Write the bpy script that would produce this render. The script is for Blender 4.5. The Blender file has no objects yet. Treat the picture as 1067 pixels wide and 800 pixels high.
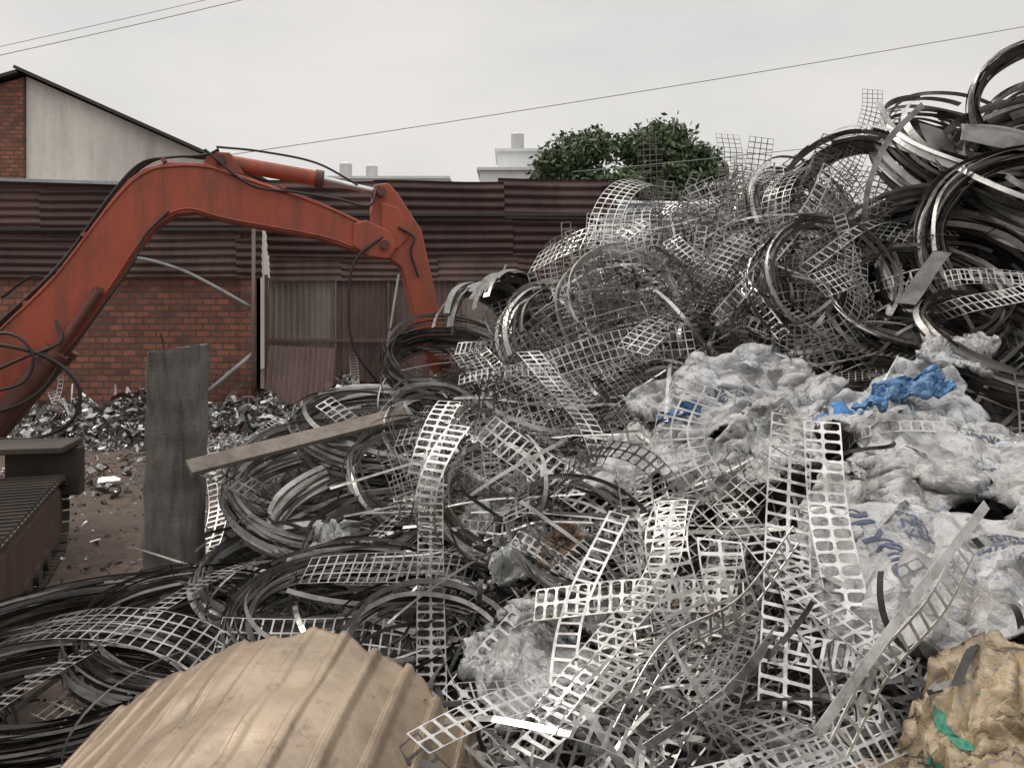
import bpy, bmesh, math, random, time
import numpy as np
from mathutils import Vector, Matrix, noise, Euler
random.seed(7); RNG=np.random.default_rng(11)
T00=time.time()
R=random.random
def U(a,b): return random.uniform(a,b)
scene=bpy.context.scene
COL=scene.collection

# ------------------------------------------------------------------ materials
def newmat(name):
    m=bpy.data.materials.new(name); m.use_nodes=True
    nt=m.node_tree; nt.nodes.clear()
    out=nt.nodes.new('ShaderNodeOutputMaterial'); b=nt.nodes.new('ShaderNodeBsdfPrincipled')
    nt.links.new(b.outputs[0],out.inputs[0])
    return m,nt,b
def N(nt,t,**k):
    n=nt.nodes.new(t)
    for a,v in k.items(): setattr(n,a,v)
    return n
def coords(nt,scale=(1,1,1),kind='Object'):
    tc=N(nt,'ShaderNodeTexCoord'); mp=N(nt,'ShaderNodeMapping')
    mp.inputs['Scale'].default_value=scale
    nt.links.new(tc.outputs[kind],mp.inputs[0]); return mp.outputs[0]
def noise_n(nt,vec,scale,detail=5,rough=.6):
    n=N(nt,'ShaderNodeTexNoise'); n.inputs['Scale'].default_value=scale
    n.inputs['Detail'].default_value=detail; n.inputs['Roughness'].default_value=rough
    nt.links.new(vec,n.inputs['Vector']); return n.outputs['Fac']
def ramp(nt,fac,stops):
    r=N(nt,'ShaderNodeValToRGB'); e=r.color_ramp.elements
    while len(e)<len(stops): e.new(.5)
    for i,(p,c) in enumerate(stops):
        e[i].position=p; e[i].color=(*c,1) if len(c)==3 else c
    nt.links.new(fac,r.inputs[0]); return r.outputs[0]
def mix(nt,fac,a,b,mode='MIX'):
    m=N(nt,'ShaderNodeMix'); m.data_type='RGBA'; m.blend_type=mode
    for s,v in ((0,fac),(6,a),(7,b)):
        if hasattr(v,'links') or hasattr(v,'node'): nt.links.new(v,m.inputs[s])
        else:
            m.inputs[s].default_value = v if s==0 else (*v,1)
    return m.outputs[2]
def bump(nt,b,h,strength=.4,dist=.01):
    bp=N(nt,'ShaderNodeBump'); bp.inputs['Strength'].default_value=strength; bp.inputs['Distance'].default_value=dist
    nt.links.new(h,bp.inputs['Height']); nt.links.new(bp.outputs[0],b.inputs['Normal']); return bp
def math_n(nt,op,a,b=0.0):
    m=N(nt,'ShaderNodeMath',operation=op)
    for i,v in enumerate((a,b)):
        if hasattr(v,'node'): nt.links.new(v,m.inputs[i])
        else: m.inputs[i].default_value=v
    return m.outputs[0]

def steel(name,dark,bright,rust=.25,metal=.75,r0=.3,r1=.6):
    m,nt,b=newmat(name)
    at=N(nt,'ShaderNodeAttribute'); at.attribute_name='tone'
    base=mix(nt,at.outputs['Fac'],dark,bright)
    v=coords(nt)
    n1=noise_n(nt,v,4.5,4,.75)
    mot=ramp(nt,n1,[(.34,(.42,.40,.38)),(.58,(1,1,1))])
    base=mix(nt,1.0,base,mot,'MULTIPLY')
    n2=noise_n(nt,v,3.1,4,.75)
    rf=ramp(nt,n2,[(.54,(0,0,0)),(.72,(1,1,1))])
    rf=math_n(nt,'MULTIPLY',rf,rust)
    base=mix(nt,rf,base,(.12,.07,.045))
    nt.links.new(base,b.inputs['Base Color'])
    mt=math_n(nt,'SUBTRACT',metal,rf)
    nt.links.new(mt,b.inputs['Metallic'])
    rr=N(nt,'ShaderNodeMapRange'); rr.inputs[3].default_value=r0; rr.inputs[4].default_value=r1
    nt.links.new(noise_n(nt,v,22,2,.6),rr.inputs[0]); nt.links.new(rr.outputs[0],b.inputs['Roughness'])
    bump(nt,b,noise_n(nt,v,60,1,.6),.2,.004)
    return m
M_STRIP=steel('galvanised_strip',(.11,.107,.102),(.74,.73,.71),rust=.35,metal=.75,r0=.16,r1=.45)
M_COIL=steel('dark_coil_steel',(.045,.042,.040),(.70,.69,.66),rust=.28,metal=.64,r0=.22,r1=.42)
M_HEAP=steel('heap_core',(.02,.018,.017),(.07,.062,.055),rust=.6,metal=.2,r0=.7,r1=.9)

def painted(name,col,dirt=(.05,.035,.028),amt=.6,rough=.5,metal=0,scale=4,streak=True,bm=.15):
    m,nt,b=newmat(name)
    v=coords(nt); vs=coords(nt,(1,1,.18) if streak else (1,1,1))
    n1=noise_n(nt,vs,scale,6,.74)
    f=ramp(nt,n1,[(.42,(0,0,0)),(.72,(1,1,1))]); f=math_n(nt,'MULTIPLY',f,amt)
    n2=noise_n(nt,v,scale*.35,4,.6)
    c2=mix(nt,n2,tuple(x*.65 for x in col),tuple(min(1,x*1.35) for x in col))
    c=mix(nt,f,c2,dirt)
    n3=noise_n(nt,v,scale*9,5,.8)
    c=mix(nt,math_n(nt,'MULTIPLY',ramp(nt,n3,[(.56,(0,0,0)),(.68,(1,1,1))]),amt*.75),c,dirt)
    nt.links.new(c,b.inputs['Base Color'])
    b.inputs['Metallic'].default_value=metal
    rr=N(nt,'ShaderNodeMapRange'); rr.inputs[3].default_value=rough-.12; rr.inputs[4].default_value=min(1,rough+.25)
    nt.links.new(n1,rr.inputs[0]); nt.links.new(rr.outputs[0],b.inputs['Roughness'])
    bump(nt,b,noise_n(nt,v,35,4,.7),bm,.006)
    return m
M_RED=painted('excavator_red',(.37,.074,.038),(.13,.058,.042),.95,.55,0,5)
M_REDD=painted('excavator_red_dirty',(.13,.045,.032),(.04,.03,.024),.85,.5)
M_BLK=painted('black_rubber',(.014,.014,.014),(.05,.04,.035),.35,.5)
M_TRK=painted('track_steel',(.05,.044,.04),(.11,.08,.055),.7,.6,.3)
M_TRKF=painted('track_frame_paint',(.10,.055,.042),(.05,.038,.03),.9,.7)
M_DARK=painted('roof_edge',(.03,.03,.03),(.06,.05,.04),.7,.6)
M_CHROME=painted('piston_rod',(.5,.5,.48),(.1,.08,.06),.3,.3,.9)
M_MAROON=painted('maroon_sheet',(.072,.036,.032),(.026,.020,.018),.85,.5,.0,1.6)
M_MAROON2=painted('maroon_sheet_faded',(.11,.060,.052),(.035,.025,.022),.85,.5,.0,2.1)
M_GATE=painted('gate_sheet',(.27,.23,.205),(.10,.07,.06),.8,.6,.1,1.8)
M_GATE2=painted('gate_sheet_rusty',(.18,.12,.105),(.065,.044,.036),.8,.6,.1,2.4)
M_GREY=painted('zinc_sheet',(.36,.40,.43),(.15,.12,.11),.5,.45,.3,2)
M_PIPE=painted('grey_pipe',(.30,.31,.30),(.09,.07,.06),.6,.5,.2,5)
M_WHITE=painted('white_render',(.74,.72,.66),(.26,.25,.23),.65,.85,0,.7)
M_FARW=painted('far_white',(.66,.67,.67),(.44,.45,.45),.4,.85,0,.5)
M_WIN=painted('window_dark',(.06,.07,.08),(.04,.04,.04),.3,.2)
M_TANK=painted('tank_steel',(.5,.5,.5),(.3,.3,.3),.3,.35,.6)
M_POST=painted('weathered_post',(.14,.125,.112),(.030,.026,.023),.95,.85,0,7,True,.9)
M_WOOD=painted('old_board',(.20,.17,.14),(.07,.055,.045),.8,.85,0,8,False,.6)
M_TAN=painted('tan_sheet',(.33,.255,.180),(.12,.088,.062),.95,.34,.25,1.6,False,.35)
M_BARK=painted('bark',(.09,.07,.05),(.04,.03,.02),.6,.9)

def brickmat(name):
    m,nt,b=newmat(name)
    tc=N(nt,'ShaderNodeTexCoord'); sp=N(nt,'ShaderNodeSeparateXYZ'); cb=N(nt,'ShaderNodeCombineXYZ')
    nt.links.new(tc.outputs['Object'],sp.inputs[0])
    xy=math_n(nt,'ADD',sp.outputs[0],sp.outputs[1])
    nt.links.new(xy,cb.inputs[0]); nt.links.new(sp.outputs[2],cb.inputs[1])
    wn=N(nt,'ShaderNodeTexNoise'); wn.inputs['Scale'].default_value=6; nt.links.new(cb.outputs[0],wn.inputs['Vector'])
    wa=N(nt,'ShaderNodeVectorMath',operation='MULTIPLY_ADD'); nt.links.new(wn.outputs['Color'],wa.inputs[0]); wa.inputs[1].default_value=(.03,.03,0); nt.links.new(cb.outputs[0],wa.inputs[2])
    br=N(nt,'ShaderNodeTexBrick'); nt.links.new(wa.outputs[0],br.inputs['Vector'])
    br.inputs['Scale'].default_value=1; br.inputs['Brick Width'].default_value=.22; br.inputs['Row Height'].default_value=.105
    br.inputs['Mortar Size'].default_value=.015; br.inputs['Mortar Smooth'].default_value=.25; br.inputs['Bias'].default_value=-.1
    br.inputs['Color1'].default_value=(.44,.15,.085,1); br.inputs['Color2'].default_value=(.17,.065,.045,1)
    br.inputs['Mortar'].default_value=(.12,.098,.085,1)
    v=coords(nt)
    d=ramp(nt,noise_n(nt,v,1.1,8,.75),[(.35,(.5,.46,.44)),(.62,(1,1,1))])
    c=mix(nt,1.0,br.outputs['Color'],d,'MULTIPLY')
    c=mix(nt,math_n(nt,'MULTIPLY',noise_n(nt,v,14,6,.7),.32),c,(.17,.13,.11))
    nt.links.new(c,b.inputs['Base Color']); b.inputs['Roughness'].default_value=.9
    h=math_n(nt,'SUBTRACT',noise_n(nt,v,40,4,.7),math_n(nt,'MULTIPLY',br.outputs['Fac'],2.))
    bump(nt,b,h,.8,.02)
    return m
M_BRICK=brickmat('red_brick')

def groundmat():
    m,nt,b=newmat('dirt_ground')
    v=coords(nt)
    n1=noise_n(nt,v,.55,8,.7); n2=noise_n(nt,v,7,8,.8); n3=noise_n(nt,v,60,4,.8)
    c=ramp(nt,n1,[(.35,(.042,.030,.024)),(.5,(.098,.071,.056)),(.68,(.17,.128,.102))])
    c=mix(nt,.8,c,ramp(nt,n2,[(.3,(.35,.33,.32)),(.7,(1.4,1.35,1.3))]),'MULTIPLY')
    spk=ramp(nt,n3,[(.66,(0,0,0)),(.72,(1,1,1))])
    c=mix(nt,math_n(nt,'MULTIPLY',spk,.5),c,(.26,.24,.22))
    nt.links.new(c,b.inputs['Base Color'])
    rg=ramp(nt,n1,[(.38,(.35,.35,.35)),(.52,(.9,.9,.9))]); nt.links.new(rg,b.inputs['Roughness'])
    h=math_n(nt,'ADD',n2,math_n(nt,'MULTIPLY',n3,.4)); bump(nt,b,h,.8,.04)
    return m
M_GROUND=groundmat()

def sackmat(name,base,rects=(),marks=.6,dirtc=(.19,.17,.145),rough=.42,crump=1.0):
    m,nt,b=newmat(name)
    at=N(nt,'ShaderNodeAttribute'); at.attribute_name='puv'; v=at.outputs['Vector']
    tc=N(nt,'ShaderNodeTexCoord'); ov=tc.outputs['Object']
    n1=noise_n(nt,ov,2.6,7,.78)
    c=mix(nt,ramp(nt,n1,[(.38,(0,0,0)),(.76,(1,1,1))]),base,dirtc)
    sp=N(nt,'ShaderNodeSeparateXYZ'); nt.links.new(v,sp.inputs[0])
    def band(o,a,bb):
        return math_n(nt,'MULTIPLY',math_n(nt,'GREATER_THAN',o,a),math_n(nt,'LESS_THAN',o,bb))
    if marks>0:
        mp=N(nt,'ShaderNodeMapping'); mp.inputs['Scale'].default_value=(75,34,1); nt.links.new(v,mp.inputs[0])
        vo=N(nt,'ShaderNodeTexNoise'); vo.inputs['Scale'].default_value=1.; vo.inputs['Detail'].default_value=0
        nt.links.new(mp.outputs[0],vo.inputs['Vector'])
        mk=math_n(nt,'GREATER_THAN',vo.outputs['Fac'],.54)
        fr=math_n(nt,'FRACT',math_n(nt,'MULTIPLY',sp.outputs[1],22.)); rows=band(fr,.25,.7)
        reg=math_n(nt,'GREATER_THAN',noise_n(nt,v,4.0,0,.5),.52)
        f=math_n(nt,'MULTIPLY',math_n(nt,'MULTIPLY',mk,rows),math_n(nt,'MULTIPLY',reg,marks))
        c=mix(nt,f,c,(.13,.15,.22))
    for (a0,a1,b0,b1,cc) in rects:
        f=math_n(nt,'MULTIPLY',band(sp.outputs[0],a0,a1),band(sp.outputs[1],b0,b1))
        wear=ramp(nt,noise_n(nt,ov,14,4,.7),[(.54,(1,1,1)),(.64,(.2,.2,.2))])
        c=mix(nt,math_n(nt,'MULTIPLY',f,wear),c,cc)
    # crumpled-film facets: each cell a randomly tilted plane
    def facets(scale,seed):
        mp=N(nt,'ShaderNodeMapping'); mp.inputs['Location'].default_value=(seed,seed*.7,seed*1.3); nt.links.new(ov,mp.inputs[0])
        wn=N(nt,'ShaderNodeTexNoise'); wn.inputs['Scale'].default_value=scale*.6; wn.inputs['Detail'].default_value=1; nt.links.new(mp.outputs[0],wn.inputs['Vector'])
        wa=N(nt,'ShaderNodeVectorMath',operation='MULTIPLY_ADD'); nt.links.new(wn.outputs['Color'],wa.inputs[0]); wa.inputs[1].default_value=(1.2/scale,)*3; nt.links.new(mp.outputs[0],wa.inputs[2])
        vo=N(nt,'ShaderNodeTexVoronoi'); vo.inputs['Scale'].default_value=scale; nt.links.new(wa.outputs[0],vo.inputs['Vector'])
        sb=N(nt,'ShaderNodeVectorMath',operation='SUBTRACT'); nt.links.new(wa.outputs[0],sb.inputs[0]); nt.links.new(vo.outputs['Position'],sb.inputs[1])
        s2=N(nt,'ShaderNodeVectorMath',operation='SUBTRACT'); nt.links.new(vo.outputs['Color'],s2.inputs[0]); s2.inputs[1].default_value=(.5,.5,.5)
        d=N(nt,'ShaderNodeVectorMath',operation='DOT_PRODUCT'); nt.links.new(sb.outputs[0],d.inputs[0]); nt.links.new(s2.outputs[0],d.inputs[1])
        return d.outputs['Value']
    nt.links.new(c,b.inputs['Base Color'])
    b.inputs['Roughness'].default_value=rough
    h=math_n(nt,'ADD',facets(5.5,1.),math_n(nt,'ADD',math_n(nt,'MULTIPLY',facets(13,2.),.9),math_n(nt,'MULTIPLY',noise_n(nt,ov,22,4,.7),.012)))
    bump(nt,b,h,.9,1.25*crump)
    return m
BL=(.03,.15,.38)
M_SACK=sackmat('sack_white',(.44,.445,.445),(),.6)
M_SACKB=sackmat('sack_blue_print',(.44,.45,.46),((-.5,-.36,-.22,.10,BL),(.12,.36,-.02,.02,BL)),.6)
M_SACKC=sackmat('sack_blue_block',(.42,.44,.455),((-.44,.06,-.02,.20,BL),(-.4,.3,-.18,-.14,BL)),.6)
M_SACKY=sackmat('sack_kraft',(.37,.285,.18),(),.45,dirtc=(.16,.12,.08),crump=.85)
M_FILM=sackmat('grey_plastic_film',(.38,.39,.39),(),.0,rough=.25,crump=1.1)
M_BLUE=sackmat('blue_film',(.04,.17,.40),(),0,dirtc=(.18,.25,.34),rough=.35)
M_CARD=painted('cardboard',(.20,.135,.09),(.07,.05,.035),.6,.85,0,5,False)
M_INK=painted('ink',(.04,.055,.11),(.2,.2,.2),.35,.6,0,20,False)
M_GREEN=painted('green_ink',(.02,.20,.13),(.15,.15,.12),.4,.6,0,20,False)

def leafmat():
    m,nt,b=newmat('leaf')
    at=N(nt,'ShaderNodeAttribute'); at.attribute_name='tone'
    c=mix(nt,at.outputs['Fac'],(.036,.058,.026),(.13,.18,.085))
    nt.links.new(c,b.inputs['Base Color']); b.inputs['Roughness'].default_value=.6
    return m
M_LEAF=leafmat()

# ------------------------------------------------------------------ mesh builder
class MB:
    def __init__(s): s.v=[]; s.f=[]; s.t=[]; s.n=0
    def add(s,v,f,tone=.5):
        v=np.asarray(v,float).reshape(-1,3); s.v.append(v)
        if isinstance(f,np.ndarray): s.f.extend((f+s.n).tolist())
        else:
            n=s.n; s.f.extend([[i+n for i in q] for q in f])
        s.t.append(np.full(len(v),tone) if np.isscalar(tone) else np.asarray(tone)); s.n+=len(v)
    def obj(s,name,mat,parent=None,smooth=False):
        me=bpy.data.meshes.new(name); me.from_pydata(np.concatenate(s.v).tolist(),[],s.f)
        a=me.attributes.new('tone','FLOAT','POINT'); a.data.foreach_set('value',np.concatenate(s.t).astype(np.float32))
        me.materials.append(mat)
        if smooth: me.polygons.foreach_set('use_smooth',[True]*len(me.polygons))
        o=bpy.data.objects.new(name,me); COL.objects.link(o)
        if parent: o.parent=parent
        return o
def empty(name):
    e=bpy.data.objects.new(name,None); COL.objects.link(e); return e
def grid_faces(nu,nv,wrap=False):
    i=np.arange(nu-1)[:,None]; j=np.arange(nv-1 if not wrap else nv)[None,:]
    j2=(j+1)%nv
    return np.stack([i*nv+j,(i+1)*nv+j,(i+1)*nv+j2,i*nv+j2],-1).reshape(-1,4)
def box(mb,c,s,rot=None,tone=.5):
    v=np.array([[x,y,z] for x in(-.5,.5) for y in(-.5,.5) for z in(-.5,.5)])*np.array(s)
    if rot is not None: v=v@np.array(rot.to_3x3()).T
    mb.add(v+np.array(c),[[0,1,3,2],[4,6,7,5],[0,4,5,1],[2,3,7,6],[0,2,6,4],[1,5,7,3]],tone)
def bevel(o,w=.01,seg=2):
    m=o.modifiers.new('b','BEVEL'); m.width=w; m.segments=seg; m.limit_method='ANGLE'; return o
def tube(mb,pts,r,seg=10,tone=.5,caps=True):
    pts=np.array(pts,float); n=len(pts)
    T=np.gradient(pts,axis=0); T/=np.linalg.norm(T,axis=1)[:,None]+1e-9
    up=np.array([0,0,1.]) if abs(T[0,2])<.9 else np.array([1.,0,0])
    rr=np.full(n,r) if np.isscalar(r) else np.array(r)
    V=[]; A=np.cross(T[0],up)
    for k in range(n):
        A=A-T[k]*np.dot(A,T[k]); A/=np.linalg.norm(A); B=np.cross(T[k],A)
        th=np.linspace(0,2*np.pi,seg,endpoint=False)
        V.append(pts[k]+rr[k]*(np.cos(th)[:,None]*A+np.sin(th)[:,None]*B))
    f=grid_faces(n,seg,True).tolist()
    if caps: f+= [list(range(seg)),[(n-1)*seg+i for i in range(seg)][::-1]]
    mb.add(np.concatenate(V),f,tone)
def smoothpts(p,m=30):
    p=np.array(p,float); n=len(p)
    q=np.vstack([2*p[0]-p[1],p,2*p[-1]-p[-2]]); out=[]
    for t in np.linspace(0,n-1-1e-6,m):
        i=int(t); u=t-i; a,b,c,d=q[i],q[i+1],q[i+2],q[i+3]
        out.append(.5*((2*b)+(-a+c)*u+(2*a-5*b+4*c-d)*u*u+(-a+3*b-3*c+d)*u**3))
    return np.array(out)

# ------------------------------------------------------------------ heap form
sY=([0.8,1.6,2.4,2.8,3.8,5,6,7.2,7.8,8.8,10,11.2,12],[0,.08,.12,.15,.26,.46,.68,.93,.97,.82,.38,.06,-.1])
sX=([-3.3,-2.6,-2,-1.2,-.3,.5,1.45,2.3,3.0,4.2,6,9,11],[-.1,.12,.4,.85,1.45,1.9,2.3,2.6,2.95,3.4,3.4,2,-.1])
_k=[(U(.8,5),U(-3.14,3.14),U(0,6.28)) for _ in range(16)]
def heap(x,y):
    x=np.asarray(x,float); y=np.asarray(y,float)
    s=np.interp(y,*sY)*np.interp(x,*sX)
    s=s+.42*np.exp(-((x-2.1)/.95)**2-((y-3.9)/1.2)**2)+.20*np.exp(-((x-1.8)/.7)**2-((y-2.4)/.7)**2)
    w=np.clip(s*1.6,0,1)
    for k,a,ph in _k: s=s+w*.09/ (k**.9)*np.sin(k*(x*math.cos(a)+y*math.sin(a))*1.4+ph)
    return s-.03
def heapN(x,y,e=.15):
    n=np.array([-(heap(x+e,y)-heap(x-e,y))/(2*e),-(heap(x,y+e)-heap(x,y-e))/(2*e),1.]); return n/np.linalg.norm(n)

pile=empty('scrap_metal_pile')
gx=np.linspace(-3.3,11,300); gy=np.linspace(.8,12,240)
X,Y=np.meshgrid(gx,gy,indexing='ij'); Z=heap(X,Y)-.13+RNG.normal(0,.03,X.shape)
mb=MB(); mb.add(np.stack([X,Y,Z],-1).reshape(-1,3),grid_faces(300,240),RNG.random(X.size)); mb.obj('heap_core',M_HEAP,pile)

# ------------------------------------------------------------------ sacks (cloth settled on the heap)
NU,NV=54,38
def pillow(a,b,t,seed):
    g=np.random.default_rng(seed)
    u=np.linspace(-1,1,NU); v=np.linspace(-1,1,NV); UU,VV=np.meshgrid(u,v,indexing='ij')
    pr=((1-UU**4)*(1-VV**4))**.5*t
    dx=.05*a*np.sin(VV*2.3+seed)+.015*np.sin(VV*9+seed); dy=.06*b*np.sin(UU*2.6+seed*2)+.012*np.sin(UU*11+seed)
    nz=g.normal(0,.002,UU.shape)
    for q in range(4):
        th=g.random()*3.14; f=g.uniform(2,5); nz=nz+.030*np.abs(((UU*math.cos(th)+VV*math.sin(th))*f*.5+g.random())%1-.5)
    F=np.stack([UU*a/2+dx,VV*b/2+dy,pr+nz],-1); B=np.stack([UU*a/2+dx,VV*b/2+dy,-pr+nz],-1)
    fi=np.arange(NU*NV).reshape(NU,NV); inner=np.zeros((NU,NV),bool); inner[1:-1,1:-1]=True
    bi=fi.copy(); bi[inner]=NU*NV+np.arange(inner.sum())
    P=np.concatenate([F.reshape(-1,3),B[inner]])
    uv=np.stack([UU*a/2,VV*b/2,0*UU],-1).reshape(-1,3); uvb=np.stack([UU*a/2+7,VV*b/2+3,0*UU+1],-1)[inner]
    q=grid_faces(NU,NV); fl=fi.ravel()[q]; bl=bi.ravel()[q][:,::-1]
    return P,np.concatenate([fl,bl]),np.concatenate([uv,uvb])
SP=[('plastic_sack',M_SACK,(.72,4.72),(.90,.62,.05),.2,3),
    ('plastic_sack',M_SACKB,(1.42,5.05),(1.30,.80,.09),.30,9),
    ('plastic_sack',M_SACKC,(2.15,4.55),(1.15,.72,.05),.1,12),
    ('plastic_sack',M_SACK,(2.30,4.0),(1.30,.90,.08),-.25,21),
    ('plastic_sack',M_SACK,(1.74,3.12),(1.25,.95,.05),-.12,33),
    ('plastic_sack',M_SACK,(1.72,3.72),(.85,.55,.04),.5,35),
    ('plastic_sack',M_SACKY,(1.52,2.48),(.90,.58,.06),.35,41),
    ('plastic_sack',M_FILM,(.06,3.40),(.60,.62,.04),.6,51)]
LIFT=.19; SH=.93
allV=[];allF=[];rng=[];n0=0
for nm,mt,(x,y),(a,b,t),hd,sd in SP:
    P,F,uv=pillow(a*SH,b*SH,t,sd)
    n=Vector(heapN(x,y,.35)); xa=Vector((math.cos(hd),math.sin(hd),0)); xa=(xa-n*xa.dot(n)).normalized(); ya=n.cross(xa)
    M=np.array(Matrix((xa,ya,n)).transposed())
    W=P@M.T; zz=np.max(heap(W[:,0]+x,W[:,1]+y)-W[:,2])+LIFT+.05
    W+=np.array([x,y,zz]); allV.append(W); allF.append(F+n0); rng.append((n0,n0+len(W),F,uv)); n0+=len(W)
V0=np.concatenate(allV); VS=V0.copy()
try:
    me=bpy.data.meshes.new('cl'); me.from_pydata(V0.tolist(),[],np.concatenate(allF).tolist()); ob=bpy.data.objects.new('cl',me); COL.objects.link(ob)
    gx=np.linspace(-1.2,3.6,100); gy=np.linspace(1.4,6.3,100); X,Y=np.meshgrid(gx,gy,indexing='ij')
    Z=heap(X,Y)+LIFT+.055*np.sin(X*9+Y*5)*np.sin(Y*11-X*6)+.035*np.sin(X*19-Y*9+1)
    cm=bpy.data.meshes.new('co'); cm.from_pydata(np.stack([X,Y,Z],-1).reshape(-1,3).tolist(),[],grid_faces(100,100).tolist()); cob=bpy.data.objects.new('co',cm); COL.objects.link(cob)
    cob.modifiers.new('c','COLLISION'); cob.collision.thickness_outer=.01; cob.collision.cloth_friction=60; cob.collision.damping=.5
    cl=ob.modifiers.new('cloth','CLOTH'); st=cl.settings
    st.quality=5; st.mass=.25; st.tension_stiffness=20; st.compression_stiffness=20; st.shear_stiffness=12; st.bending_stiffness=2.0; st.air_damping=2
    st.shrink_min=-.045; st.shrink_max=-.045
    cl.collision_settings.use_collision=True; cl.collision_settings.distance_min=.008; cl.collision_settings.use_self_collision=False; cl.collision_settings.collision_quality=2
    cl.point_cache.frame_start=1; cl.point_cache.frame_end=40
    for fr in range(1,25): scene.frame_set(fr)
    dg=bpy.context.evaluated_depsgraph_get(); ev=ob.evaluated_get(dg); em=ev.to_mesh()
    co=np.empty(len(em.vertices)*3,np.float32); em.vertices.foreach_get('co',co); co=co.reshape(-1,3).astype(float)
    if len(co)==len(V0) and np.isfinite(co).all():
        for (a,b,F,uv) in rng:
            if np.abs(co[a:b]-V0[a:b]).max()<1.2: VS[a:b]=co[a:b]
            else: print('sack fallback',a)
    ev.to_mesh_clear(); scene.frame_set(1)
    bpy.data.objects.remove(ob); bpy.data.objects.remove(cob)
except Exception as e: print('cloth failed',e)
print('cloth done',time.time()-T00)
def crease(p,seed,f0=2.,f1=11.,n=9,amp=.05):
    g=np.random.default_rng(seed); d=np.zeros(len(p))
    q=p+.06*np.sin(p[:,[1,2,0]]*7+seed)
    for i in range(n):
        k=g.normal(size=3); k/=np.linalg.norm(k); f=f0*(f1/f0)**(i/(n-1)); ph=g.random()
        s=(q@k)*f+ph+.35*np.sin((q@np.roll(k,1))*f*.8); tri=np.abs((s%1)-.5)*2
        d+=amp*(tri-.5)*(f0/f)**.75
    return d
def sackobj(name,P,F,uv,mat):
    me=bpy.data.meshes.new(name); me.from_pydata(P.tolist(),[],F.tolist())
    at=me.attributes.new('puv','FLOAT_VECTOR','POINT'); at.data.foreach_set('vector',uv.astype(np.float32).ravel())
    me.polygons.foreach_set('use_smooth',[True]*len(me.polygons)); me.materials.append(mat)
    o=bpy.data.objects.new(name,me); COL.objects.link(o); return o
def textprint(parent,P,nr,a,b,body,size,u0,v0,ang,mat):
    cu=bpy.data.curves.new('t','FONT'); cu.body=body; cu.size=size; cu.offset=size*.015; to=bpy.data.objects.new('t',cu); COL.objects.link(to)
    dg=bpy.context.evaluated_depsgraph_get(); me=bpy.data.meshes.new_from_object(to.evaluated_get(dg)); bpy.data.objects.remove(to)
    bm=bmesh.new(); bm.from_mesh(me); bmesh.ops.triangulate(bm,faces=bm.faces[:])
    for _ in range(5):
        ed=[e for e in bm.edges if e.calc_length()>.014]
        if not ed: break
        bmesh.ops.subdivide_edges(bm,edges=ed,cuts=1); bmesh.ops.triangulate(bm,faces=bm.faces[:])
    G=P[:NU*NV].reshape(NU,NV,3); Gn=nr[:NU*NV].reshape(NU,NV,3); ca,sa=math.cos(ang),math.sin(ang)
    for v in bm.verts:
        u=u0+v.co.x*ca-v.co.y*sa; w=v0+v.co.x*sa+v.co.y*ca
        fu=min(max((u/a+.5)*(NU-1),0),NU-1.001); fv=min(max((w/b+.5)*(NV-1),0),NV-1.001); i=int(fu);j=int(fv);s=fu-i;t=fv-j
        p=(G[i,j]*(1-s)*(1-t)+G[i+1,j]*s*(1-t)+G[i,j+1]*(1-s)*t+G[i+1,j+1]*s*t); n=(Gn[i,j]*(1-s)*(1-t)+Gn[i+1,j]*s*(1-t)+Gn[i,j+1]*(1-s)*t+Gn[i+1,j+1]*s*t)
        v.co=Vector(p+n*.005)
    bm.to_mesh(me); bm.free(); me.materials.clear(); me.materials.append(mat); o=bpy.data.objects.new('printed_text',me); COL.objects.link(o); o.parent=parent
def vnorm(P,F):
    fn=np.cross(P[F[:,2]]-P[F[:,0]],P[F[:,3]]-P[F[:,1]]); nr=np.zeros_like(P)
    for k in range(4): np.add.at(nr,F[:,k],fn)
    return nr/(np.linalg.norm(nr,axis=1)[:,None]+1e-9)
PROTO=[]
for k,((nm,mt,xy,(a,b,t),hd,sd),(i0,i1,F,uv)) in enumerate(zip(SP,rng)):
    P=VS[i0:i1].copy(); nr=vnorm(P,F); P=P+nr*crease(P,sd,2.5,10,8,.036)[:,None]; nr=vnorm(P,F)
    o=sackobj(nm,P,F,uv,mt)
    Q=P-P.mean(0); _,_,Vt=np.linalg.svd(Q,full_matrices=False)
    if Vt[2,2]<0: Vt[2]*=-1
    if np.linalg.det(Vt)<0: Vt[0]*=-1
    PROTO.append((Q@Vt.T,F,uv))
    a*=SH;b*=SH
    if k==4:
        textprint(o,P,nr,a,b,'OLYPRO',.14,-.34,.36,-1.45,M_INK)
        textprint(o,P,nr,a,b,'POLYMER RESIN\nNET WEIGHT 25 KG\nKEEP DRY',.06,-.14,.26,-.08,M_INK)
        textprint(o,P,nr,a,b,'LOT 0417  PP-H',.045,-.10,-.08,-.08,M_INK)
    if k==3:
        textprint(o,P,nr,a,b,'25 KG NET\nUSE NO HOOKS',.055,-.25,.12,.1,M_INK); textprint(o,P,nr,a,b,'RESIN GRADE A',.06,-.3,-.2,.1,M_INK)
    if k==1: textprint(o,P,nr,a,b,'PLASTIC RESIN\nNET 25 KG',.06,-.20,.05,0,M_INK)
    if k==0: textprint(o,P,nr,a,b,'NET 25 KG',.06,-.2,-.05,.1,M_INK)
    if k==2: textprint(o,P,nr,a,b,'HIGH DENSITY',.06,-.2,-.1,.0,M_INK)
    if k==6: textprint(o,P,nr,a,b,'C',.26,.04,.0,.5,M_GREEN); textprint(o,P,nr,a,b,'25 KG',.08,-.3,.05,.2,M_GREEN)
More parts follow.
